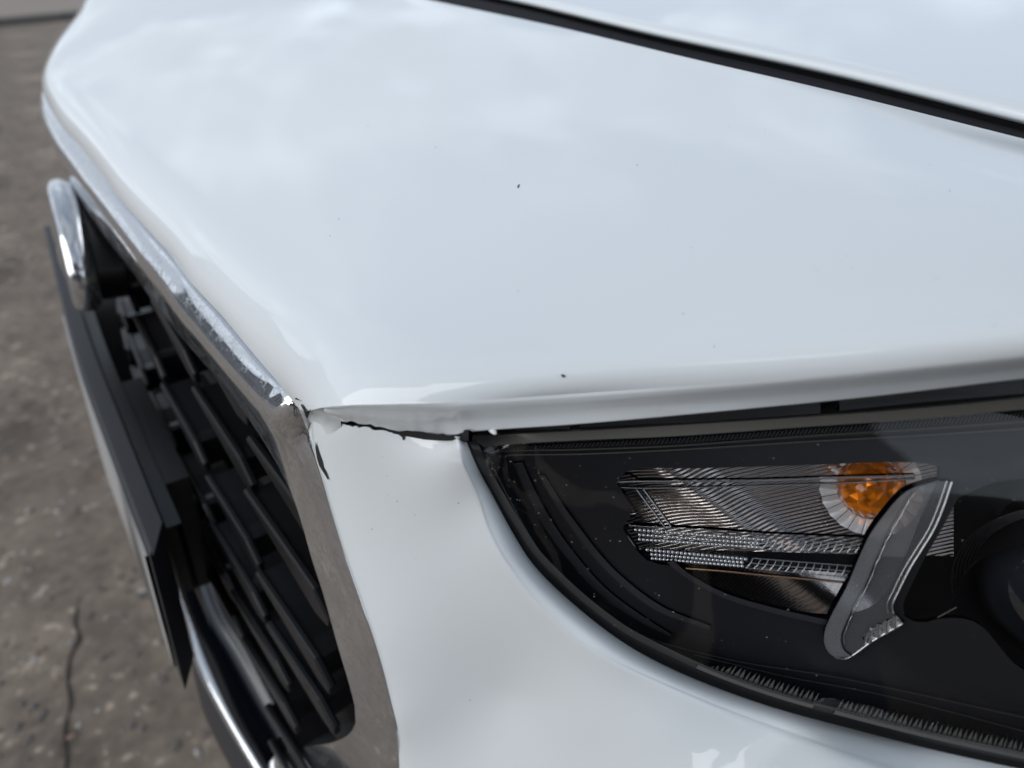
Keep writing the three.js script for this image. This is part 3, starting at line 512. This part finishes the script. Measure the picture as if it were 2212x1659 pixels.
{ const d = []; for (let i = 0; i < 230; i++) { const t = Math.pow(rnd(), 1.6), x = 1060 + t * 1150, yT = 985 - (x - 1060) * 0.055, yB = poly([[1060, 1040], [1200, 1250], [1340, 1360], [1530, 1450], [1900, 1560], [2212, 1640]], x), y = lerp(yT, yB, rnd()), r = 0.6 + 1.9 * rnd() ** 3, e = rnd() - 0.5; d.push(sheet([[x - r, y - e], [x, y - r * 0.6], [x + r, y + e], [x, y + r * 0.6]], null, lz(-0.0012), 0, 0)); }
  mesh('dust', d, std({ color: lin(0.26, 0.25, 0.24), roughness: 1, side: THREE.DoubleSide }), lamp).userData.kind = 'stuff'; }
{ // lamp chamber
  const cz = lz(0.034);
  // ribbed reflector
  const ribbed = (x0, x1, yT, yB, nx, ny, per, ang, dz) => { const rows = []; for (let j = 0; j <= ny; j++) { const r = []; for (let i = 0; i <= nx; i++) { const x = lerp(x0, x1, i / nx), y = lerp(yT(x), yB(x), j / ny); const fold = Math.exp(-((((x - 1500) * 0.8 - (y - 1060)) / 55) ** 2)); const ph = (y + ang * x - 16 * fold) / per; const z = cz(x, y) + dz * (x - x0) / (x1 - x0) + 0.0005 * Math.abs(Math.sin(ph * Math.PI)) - 0.006 * fold; r.push(at(x, y, z)); } rows.push(r); } return gridGeo(rows); };
  mesh('reflector', ribbed(1330, 2060, () => 985, (x) => 1180 + (x - 1330) * 0.03, 190, 150, 8.0, 0.22, 0.004), M.reflector, lamp);
  mesh('lower_reflector', ribbed(1440, 1900, (x) => 1205 + (x - 1440) * 0.08, (x) => 1255 + (x - 1440) * 0.25, 170, 50, 9.0, 0.9, 0.0), M.reflector, lamp);
  const box = sheet([[1250, 940], [2700, 850], [2700, 1620], [2000, 1500], [1250, 1300]], null, (x, y) => lensZ(x, y) + 0.052 + 0.00009 * Math.max(0, x - 1980), 0.002, 2);
  mesh('lamp_housing', box, M.matte, lamp);
  // amber bulb with its faceted collar
  const bc = at(1880, 1050, cz(1880, 1050) - 0.004), face = bc.clone().sub(CAM).normalize().negate();
  const orient = (o) => { o.position.copy(bc); o.quaternion.setFromUnitVectors(V3(0, 1, 0), V3(-0.25, 0.35, 0.75).addScaledVector(face, 0.9).normalize()); };
  const dome = new THREE.SphereGeometry(0.0108, 36, 22); const dp = dome.attributes.position;
  for (let i = 0; i < dp.count; i++) { const v = V3(dp.getX(i), dp.getY(i), dp.getZ(i)), k = 1 + 0.07 * (noise3(v.x * 420, v.y * 420, v.z * 420) - 0.5); v.multiplyScalar(k); dp.setXYZ(i, v.x, v.y, v.z); }
  dome.computeVertexNormals();
  orient(mesh('bulb', dome, M.amber, lamp, 'orange indicator bulb'));
  const core = new THREE.IcosahedronGeometry(0.0076, 2), cp = core.attributes.position; for (let i = 0; i < cp.count; i++) { const v = V3(cp.getX(i), cp.getY(i), cp.getZ(i)); v.multiplyScalar(0.8 + 0.4 * noise3(v.x * 330 + 9, v.y * 330, v.z * 330)); cp.setXYZ(i, v.x, v.y, v.z); } core.computeVertexNormals();
  orient(mesh('bulb_core', core, std({ color: lin(0.9, 0.62, 0.25), metalness: 0.6, roughness: 0.25, flatShading: true }), lamp));
  const fac = []; const NF = 22;
  for (let i = 0; i < NF; i++) { const a = i / NF * 2 * Math.PI, b = (i + 0.94) / NF * 2 * Math.PI, p = (r, t, y) => V3(Math.cos(t) * r, y, Math.sin(t) * r); const m = (a + b) / 2; fac.push(gridGeo([[p(0.0112, a, -0.001), p(0.0112, m, -0.0004), p(0.0112, b, -0.001)], [p(0.0140, a, 0.000), p(0.0140, m, 0.0012), p(0.0140, b, 0.000)], [p(0.0166, a, 0.001), p(0.0166, m, 0.0022), p(0.0166, b, 0.001)]])); }
  orient(mesh('bulb_collar', fac, std({ color: lin(0.8, 0.82, 0.85), metalness: 0.45, roughness: 0.3, side: THREE.DoubleSide, flatShading: false }), lamp));
  // clear light guide
  const gz_ = lz(0.013);
  const glass = (pts, t = 0.0022, o = 0.013, m = M.guide, name = 'light_guide') => mesh(name, sheet(pts, null, lz(o), t, 1), m, lamp);
  glass([H(215, 245), H(270, 205), H(300, 205), H(355, 238), H(1000, 232), H(1500, 214), H(1880, 205), H(1880, 228), H(1500, 250), H(1000, 268), H(350, 280), H(225, 275)]);
  glass([H(212, 262), H(258, 282), H(338, 418), H(305, 420)]);
  glass([H(305, 424), H(338, 420), H(318, 486), H(330, 510), H(262, 490)]);
  glass([H(345, 290), H(378, 288), H(530, 492), H(492, 490)]);
  glass([H(262, 494), H(320, 484), H(700, 505), H(1060, 532), H(1660, 556), H(1500, 806), H(900, 742), H(420, 700), H(400, 688)], 0.0022, 0.012);
  const edgeM = std({ color: lin(0.62, 0.64, 0.66), metalness: 1, roughness: 0.22 });
  const gedge = (pts, r = 0.00022) => mesh('guide_edge', tube(pts.map(([x, y]) => at(x, y, lensZ(x, y) + 0.0122)), r, 40, 5), edgeM, lamp);
  gedge([H(225, 248), H(330, 244), H(1000, 240), H(1500, 222), H(1880, 216)], 0.00035);
  gedge([H(240, 276), H(350, 281), H(1000, 269), H(1500, 251), H(1880, 229)]);
  gedge([H(214, 250), H(214, 270), H(300, 420), H(336, 420)]); gedge([H(340, 290), H(492, 492)]); gedge([H(378, 288), H(530, 494)]);
  gedge([H(262, 470), H(262, 494), H(400, 690), H(420, 700)]); gedge([H(300, 486), H(700, 512), H(1060, 540), H(1650, 566)]);
  // prisms on its two rows
  const prism = (a, b, c, d, nx, ny, x0) => { const out = []; for (let i = 0; i < nx; i++) for (let j = 0; j < ny; j++) { const u = (i + 0.5 + (j % 2) * 0.5) / nx, v = (j + 0.5) / ny; if (u > 0.985) continue; const tx = (p, q) => lerp(p, q, u), X = lerp(tx(a[0], b[0]), tx(d[0], c[0]), v), Y = lerp(tx(a[1], b[1]), tx(d[1], c[1]), v); const s = 0.00072, g = new THREE.SphereGeometry(s, 8, 6); const p = at(X, Y, lensZ(X, Y) + 0.0113); g.translate(p.x, p.y, p.z); out.push(g); } return out; };
  const pm = std({ color: lin(0.5, 0.51, 0.53), metalness: 1, roughness: 0.06 });
  mesh('prism_row', prism(H(318, 496), H(1060, 556), H(1010, 618), H(352, 576), 30, 3), pm, lamp);
  mesh('prism_row', prism(H(380, 608), H(960, 664), H(930, 722), H(425, 680), 24, 3), pm, lamp);
  const cells = (a, b, c, d, n, m = 2) => { const out = [], pt = (u, v) => [lerp(lerp(a[0], b[0], u), lerp(d[0], c[0], u), v), lerp(lerp(a[1], b[1], u), lerp(d[1], c[1], u), v)]; for (let i = 0; i <= n; i++) { const [p, q, r] = [0, 0.5, 1].map((v) => pt(Math.min(1, i / n + 0.012 * Math.sin(v * 3)), v)); out.push(tube([p, q, r].map(([x, y]) => at(x, y, lensZ(x, y) + 0.0117)), 0.00022, 6, 5)); } for (let j = 0; j <= m; j++) { const l = []; for (let i = 0; i <= 10; i++) { const [x, y] = pt(i / 10, j / m); l.push(at(x, y, lensZ(x, y) + 0.0117)); } out.push(tube(l, 0.00022, 20, 5)); } return out; };
  const cm = std({ color: lin(0.45, 0.46, 0.48), metalness: 1, roughness: 0.25 });
  mesh('prism_cells', cells(H(1075, 560), H(1615, 590), H(1590, 640), H(1030, 618), 13), cm, lamp);
  mesh('prism_cells', cells(H(985, 668), H(1540, 712), H(1512, 772), H(945, 722), 13), cm, lamp);
  mesh('guide_edge', tube([H(560, 722), H(800, 738), H(1000, 758), H(1480, 802)].map(([x, y]) => at(x, y, lensZ(x, y) + 0.0115)), 0.0003, 30, 5), std({ color: lin(0.8, 0.5, 0.3), metalness: 1, roughness: 0.2 }), lamp);
  // hooked light blade
  const hookL = [H(2000, 240), H(1830, 300), H(1700, 440), H(1630, 540), H(1560, 690), H(1500, 830), H(1430, 960), H(1385, 1060), H(1378, 1130), H(1400, 1185), H(1440, 1218)];
  const hookR = [H(2085, 245), H(2040, 380), H(1985, 510), H(1905, 640), H(1850, 730), H(1790, 850), H(1755, 930), H(1760, 975), H(1815, 1028), H(1640, 1130), H(1500, 1222)];
  mesh('light_blade', sheet([...curve2(hookL, 60), ...curve2(hookR, 60).reverse()], null, lz(0.009), 0.005, 1), M.blade, lamp);
  const inL = curve2(hookL, 60).map(([x, y], i) => { const t = i / 60; return [x + lerp(8, 36, sm(clamp(t * 2.5))), y + lerp(0, 6, t) - (t > 0.85 ? 60 * (t - 0.85) : 0)]; });
  mesh('blade_rim', sheet([...curve2(hookL, 60), ...inL.slice().reverse()], null, lz(0.0078), 0.003, 1), M.frost, lamp);
  const jagL = inL.filter((_, i) => i > 8 && i < 56).map(([x, y]) => [x + 6 + 3 * (noise3(y * 0.12, 3, 1) - 0.5), y]);
  const bl = (p, r, m = edgeM) => mesh('blade_edge', tube(p.map(([x, y]) => at(x, y, lensZ(x, y) + 0.0086)), r, 70, 5), m, lamp);
  bl(jagL, 0.00022); bl(hookR.slice(0, 8), 0.00032); bl(hookR.slice(0, 8).map(([x, y]) => [x - 11, y - 2]), 0.00018); bl([H(1440, 1218), H(1500, 1222), H(1640, 1130), H(1815, 1028)], 0.0003);
  mesh('blade_tooth', sheet([H(1600, 1110), H(1630, 1065), H(1780, 985), H(1818, 1030), H(1700, 1100), H(1610, 1150)], null, (x, y) => lensZ(x, y) + 0.0085 + 0.0006 * Math.sin(x * 0.35), 0.001, 3), M.silver, lamp);
  // projector
  const pc = at(2330, 1270, lensZ(2300, 1270) + 0.040), shroud = new THREE.CylinderGeometry(0.034, 0.026, 0.05, 60, 1, true);
  const pq = (o) => { o.position.copy(pc); o.quaternion.setFromUnitVectors(V3(0, 1, 0), V3(0.35, 0.1, 0.85).normalize()); };
  pq(mesh('projector_shroud', shroud, M.bezel, lamp));
  const ball = new THREE.SphereGeometry(0.03, 48, 32, 0, 2 * Math.PI, 0, Math.PI / 2); ball.scale(1, 0.6, 1);
  pq(mesh('projector_lens', ball, phy({ color: lin(0.02, 0.022, 0.03), roughness: 0.03, clearcoat: 1 }), lamp));
  const rings = []; for (let k = 0; k < 6; k++) { const t = new THREE.TorusGeometry(0.0305 + k * 0.0011, 0.0003, 6, 70); t.rotateX(Math.PI / 2); t.translate(0, 0.002 + k * 0.0012, 0); rings.push(t); }
  pq(mesh('projector_rings', rings, M.ribGrey, lamp));
  line2([[1905, 1338], [1935, 1352], [1975, 1352], [2012, 1340], [2066, 1312]]);
  function line2(p) { mesh('trim_line', tube(p.map(([x, y]) => at(x, y, lensZ(x, y) + 0.012)), 0.0002, 40, 5), M.rim, lamp); }
}
{ // carrier behind the gap over the headlight
  const car2 = curve2([[1000, 925], [1252, 908], [1533, 882], [1869, 848], [2212, 806], [2450, 780]], 60), lowc = curve2([[1000, 955], [1252, 945], [1533, 925], [1869, 905], [2212, 875], [2450, 850]], 60);
  const cz = (x) => lipDepth(x) + 0.022;
  mesh('lamp_carrier', sheet([...car2, ...lowc.reverse()], null, (x, y) => cz(x), 0.003, 1), M.matte, lamp);
  const plate = (pts) => mesh('carrier_plate', sheet(pts, null, (x, y) => cz(x) - 0.006, 0.003, 0), M.charcoal, lamp);
  plate([[1112, 916], [1232, 908], [1232, 926], [1114, 931]]); plate([[1252, 905], [1500, 885], [1772, 860], [1772, 893], [1500, 912], [1254, 923]]); plate([[1812, 855], [2000, 835], [2212, 812], [2212, 850], [2000, 868], [1814, 887]]);
  const flake = new THREE.SphereGeometry(0.0022, 12, 8); flake.scale(1.3, 0.45, 0.5);
  const f = mesh('paint_flake', flake, M.paintEdge, bumper); f.position.copy(at(1062, 928, lipDepth(1062) + 0.001));
}


// ───────────────────────── what the glossy surfaces mirror ─────────────────────────
{ // the photographer, standing at the corner of the car
  const p = new THREE.Group(); p.name = 'person'; scene.add(p);
  p.userData = { label: 'person in dark navy jacket and trousers leaning over the car corner with a phone', category: 'person' };
  const f = V3(-0.714, 0, -0.70), r = V3(-0.70, 0, 0.714).negate(), o = V3(1.08, 0, 0.53);   // facing, its right, feet
  const J = (fw, up, rt) => o.clone().addScaledVector(f, fw).add(V3(0, up, 0)).addScaledVector(r, rt);
  const back = FW.clone().negate(), grip = (u, v, w) => CAM.clone().addScaledVector(back, w).addScaledVector(RIGHT, u).addScaledVector(UP, v);
  const handR = grip(0.085, -0.02, 0.05), handL = grip(-0.125, -0.02, 0.05);
  const sh = [J(0.10, 1.40, -0.17), J(0.10, 1.40, 0.17)], el = [J(0.22, 1.10, -0.34), J(0.22, 1.10, 0.34)];
  const side = handR.clone().sub(o).dot(r) > handL.clone().sub(o).dot(r) ? [handL, handR] : [handR, handL];
  const bone = (a, b, ra, rb) => ({ a, b, ra, rb });
  const torso = [bone(J(0, 0.93, -0.07), J(0, 0.93, 0.07), 0.125, 0.125), bone(J(0.01, 0.98, 0), J(0.07, 1.22, 0), 0.125, 0.14), bone(J(0.07, 1.25, -0.07), J(0.07, 1.25, 0.07), 0.115, 0.115), bone(J(0.095, 1.39, -0.13), J(0.095, 1.39, 0.13), 0.065, 0.065)];
  const limbs = [];
  [-1, 1].forEach((s, i) => {
    limbs.push(bone(J(0, 0.90, s * 0.09), J(0.03 + 0.03 * s, 0.48, s * 0.11), 0.088, 0.062), bone(J(0.03 + 0.03 * s, 0.48, s * 0.11), J(-0.02 + 0.04 * s, 0.09, s * 0.13), 0.06, 0.042));
    limbs.push(bone(sh[i], el[i], 0.062, 0.047), bone(el[i], side[i], 0.046, 0.030));
  });
  const feet = [-1, 1].map((s) => bone(J(-0.05 + 0.04 * s, 0.05, s * 0.13), J(0.15 + 0.04 * s, 0.042, s * 0.15), 0.045, 0.038));
  const neck = bone(J(0.10, 1.42, 0), J(0.15, 1.54, 0), 0.055, 0.052), hc = J(0.18, 1.62, 0);
  const head = [bone(J(0.17, 1.66, 0), J(0.185, 1.61, 0), 0.095, 0.085), bone(J(0.20, 1.56, 0), J(0.24, 1.545, 0), 0.06, 0.045), bone(J(0.275, 1.60, 0), J(0.285, 1.575, 0), 0.012, 0.016), bone(J(0.175, 1.615, 0.088), J(0.17, 1.59, 0.088), 0.018, 0.012), bone(J(0.175, 1.615, -0.088), J(0.17, 1.59, -0.088), 0.018, 0.012)];
  function field(bones, k, lo, size, res, extra = 0) {
    const mc = new MarchingCubes(res, new THREE.MeshBasicMaterial(), false, false, 400000); mc.isolation = 0; mc.field.fill(-1);
    const pre = bones.map((b) => { const d = b.b.clone().sub(b.a); return { ...b, d, dd: d.dot(d) || 1e-9 }; });
    const h = size / res;
    for (let z = 0; z < res; z++) for (let y = 0; y < res; y++) for (let x = 0; x < res; x++) {
      const X = lo.x + (x) * h, Y = lo.y + (y) * h, Z = lo.z + (z) * h; let e = 0, m = 1e9;
      for (const b of pre) { const ax = X - b.a.x, ay = Y - b.a.y, az = Z - b.a.z, t = clamp((ax * b.d.x + ay * b.d.y + az * b.d.z) / b.dd), dx = ax - t * b.d.x, dy = ay - t * b.d.y, dz = az - t * b.d.z, dist = Math.sqrt(dx * dx + dy * dy + dz * dz) - lerp(b.ra, b.rb, t) - extra; if (dist < m) m = dist; if (dist < 0.25) e += Math.exp(-dist / k); }
      mc.field[x + y * res + z * res * res] = e > 0 ? k * Math.log(e) : -m;
    }
    mc.update();
    const n = mc.count, pos = new Float32Array(n * 3), nor = new Float32Array(n * 3);
    for (let i = 0; i < n * 3; i++) { pos[i] = (mc.positionArray[i] + 1) / 2 * size + [lo.x, lo.y, lo.z][i % 3]; nor[i] = mc.normalArray[i]; }
    const g = new THREE.BufferGeometry(); g.setAttribute('position', new THREE.BufferAttribute(pos, 3)); g.setAttribute('normal', new THREE.BufferAttribute(nor, 3)); g.setAttribute('uv', new THREE.BufferAttribute(new Float32Array(n * 2), 2));
    return g;
  }
  const fingers = [];
  side.forEach((h, i) => { const s = h === handR ? 1 : -1, q = (u, v, w) => h.clone().addScaledVector(RIGHT, u * s).addScaledVector(UP, v).addScaledVector(back, w);
    fingers.push(bone(q(0.03, 0.03, 0.02), q(0.02, -0.04, 0.02), 0.022, 0.020));
    for (let k = 0; k < 4; k++) { const v = 0.03 - 0.022 * k, L = [0.9, 1, 0.95, 0.75][k]; fingers.push(bone(q(0.02, v, 0.012), q(0.015, v, -0.035 * L), 0.0095, 0.009), bone(q(0.015, v, -0.035 * L), q(-0.03 * L, v, -0.046), 0.009, 0.0075)); }
    fingers.push(bone(q(0.02, -0.04, 0.012), q(-0.01, -0.025, 0.004), 0.011, 0.010), bone(q(-0.01, -0.025, 0.004), q(-0.035, -0.01, -0.012), 0.010, 0.008)); });
  const lo = V3(0.20, -0.05, -0.55);
  const skin = std({ color: lin(0.45, 0.27, 0.19), roughness: 0.55 }), navy = std({ color: lin(0.012, 0.016, 0.03), roughness: 0.85 }), jean = std({ color: lin(0.014, 0.02, 0.045), roughness: 0.9 });
  mesh('body', [field([...torso, ...limbs, ...feet, neck, ...head], 0.02, lo, 1.85, 118), field(fingers, 0.004, CAM.clone().addScaledVector(RIGHT, -0.02).add(V3(-0.2, -0.2, -0.2)).addScaledVector(back, 0.05), 0.4, 100)], skin, p);
  mesh('jacket', field([...torso, limbs[2], limbs[3], limbs[6], limbs[7]], 0.02, lo, 1.85, 118, 0.018), navy, p);
  mesh('trousers', field([torso[0], limbs[0], limbs[1], limbs[4], limbs[5]], 0.02, lo, 1.85, 118, 0.014), jean, p);
  const shoe = std({ color: lin(0.02, 0.02, 0.02), roughness: 0.6 });
  mesh('shoe', field([feet[0]], 0.01, V3(0.7, -0.03, 0.1), 0.7, 70, 0.012), shoe, p); mesh('shoe', field([feet[1]], 0.01, V3(0.7, -0.03, 0.1), 0.7, 70, 0.012), shoe, p);
  const hair = new THREE.SphereGeometry(0.108, 32, 24, 0, Math.PI * 2, 0, Math.PI * 0.55); const hm = mesh('hair', hair, std({ color: lin(0.02, 0.014, 0.01), roughness: 0.7 }), p); hm.position.copy(J(0.155, 1.655, 0));
  const eye = new THREE.SphereGeometry(0.011, 16, 12); [-1, 1].forEach((s) => { const e = mesh('eye', eye, std({ color: lin(0.6, 0.6, 0.6), roughness: 0.2 }), p); e.position.copy(J(0.262, 1.625, s * 0.032)); });
  const mouth = new THREE.SphereGeometry(0.02, 16, 8); mouth.scale(1, 0.25, 1); const mo = mesh('mouth', mouth, std({ color: lin(0.35, 0.14, 0.12), roughness: 0.5 }), p); mo.position.copy(J(0.272, 1.545, 0));
  const ph = new THREE.Group(); ph.name = 'phone'; scene.add(ph); ph.userData = { label: 'dark phone held level in both hands over the headlight', category: 'phone' };
  ph.position.copy(grip(-0.02, -0.02, 0.018)); ph.quaternion.setFromRotationMatrix(new THREE.Matrix4().makeBasis(RIGHT, UP, back));
  mesh('phone_body', new RoundedBoxGeometry(0.147, 0.072, 0.008, 3, 0.003), M.black, ph);
  const scr = new THREE.BoxGeometry(0.138, 0.064, 0.0006); scr.translate(0, 0, 0.0042); mesh('screen', scr, std({ color: lin(0.02, 0.02, 0.025), roughness: 0.08 }), ph);
}
{ // a dim building across the yard, in front of the car
  const b = new THREE.Group(); b.name = 'building'; scene.add(b);
  b.userData = { label: 'dark grey flat roofed building across the yard in front of the car', category: 'building' };
  b.position.set(-10.4, 0, 12.0); b.rotation.y = Math.atan2(6.4, -7.4);
  const wm = std({ color: lin(0.13, 0.145, 0.17), roughness: 0.9 }), gm = std({ color: lin(0.02, 0.025, 0.03), roughness: 0.1 });
  const g = new THREE.BoxGeometry(11, 3.7, 5); g.translate(0, 1.85, -2.5); mesh('wall', g, wm, b);
  const rf = new THREE.BoxGeometry(11.6, 0.25, 5.6); rf.translate(0, 3.825, -2.5); mesh('roof', rf, std({ color: lin(0.05, 0.045, 0.045), roughness: 0.9 }), b);
  for (let i = 0; i < 4; i++) for (let k = 0; k < 1; k++) { const w = new THREE.BoxGeometry(1.3, 1.2, 0.06); w.translate(-3.9 + i * 2.6, 1.9, 0.02); mesh('window', w, gm, b); }
}

{ // a low dark boundary wall on the near side of the yard
  const w = new THREE.Group(); w.name = 'boundary_wall'; scene.add(w); w.position.set(5.2, 0, 4.6); w.rotation.y = Math.atan2(5.2, 4.6);
  w.userData = { label: 'low dark brown boundary wall behind the photographer', category: 'wall' };
  const g = new THREE.BoxGeometry(10, 1.85, 0.2); g.translate(0, 0.925, 0); mesh('wall_body', g, std({ color: lin(0.06, 0.05, 0.045), roughness: 0.95 }), w);
  const c = new THREE.BoxGeometry(10.06, 0.07, 0.28); c.translate(0, 1.885, 0); mesh('coping', c, std({ color: lin(0.12, 0.11, 0.10), roughness: 0.95 }), w);
}

scene.add(camera);
renderer.render(scene, camera);
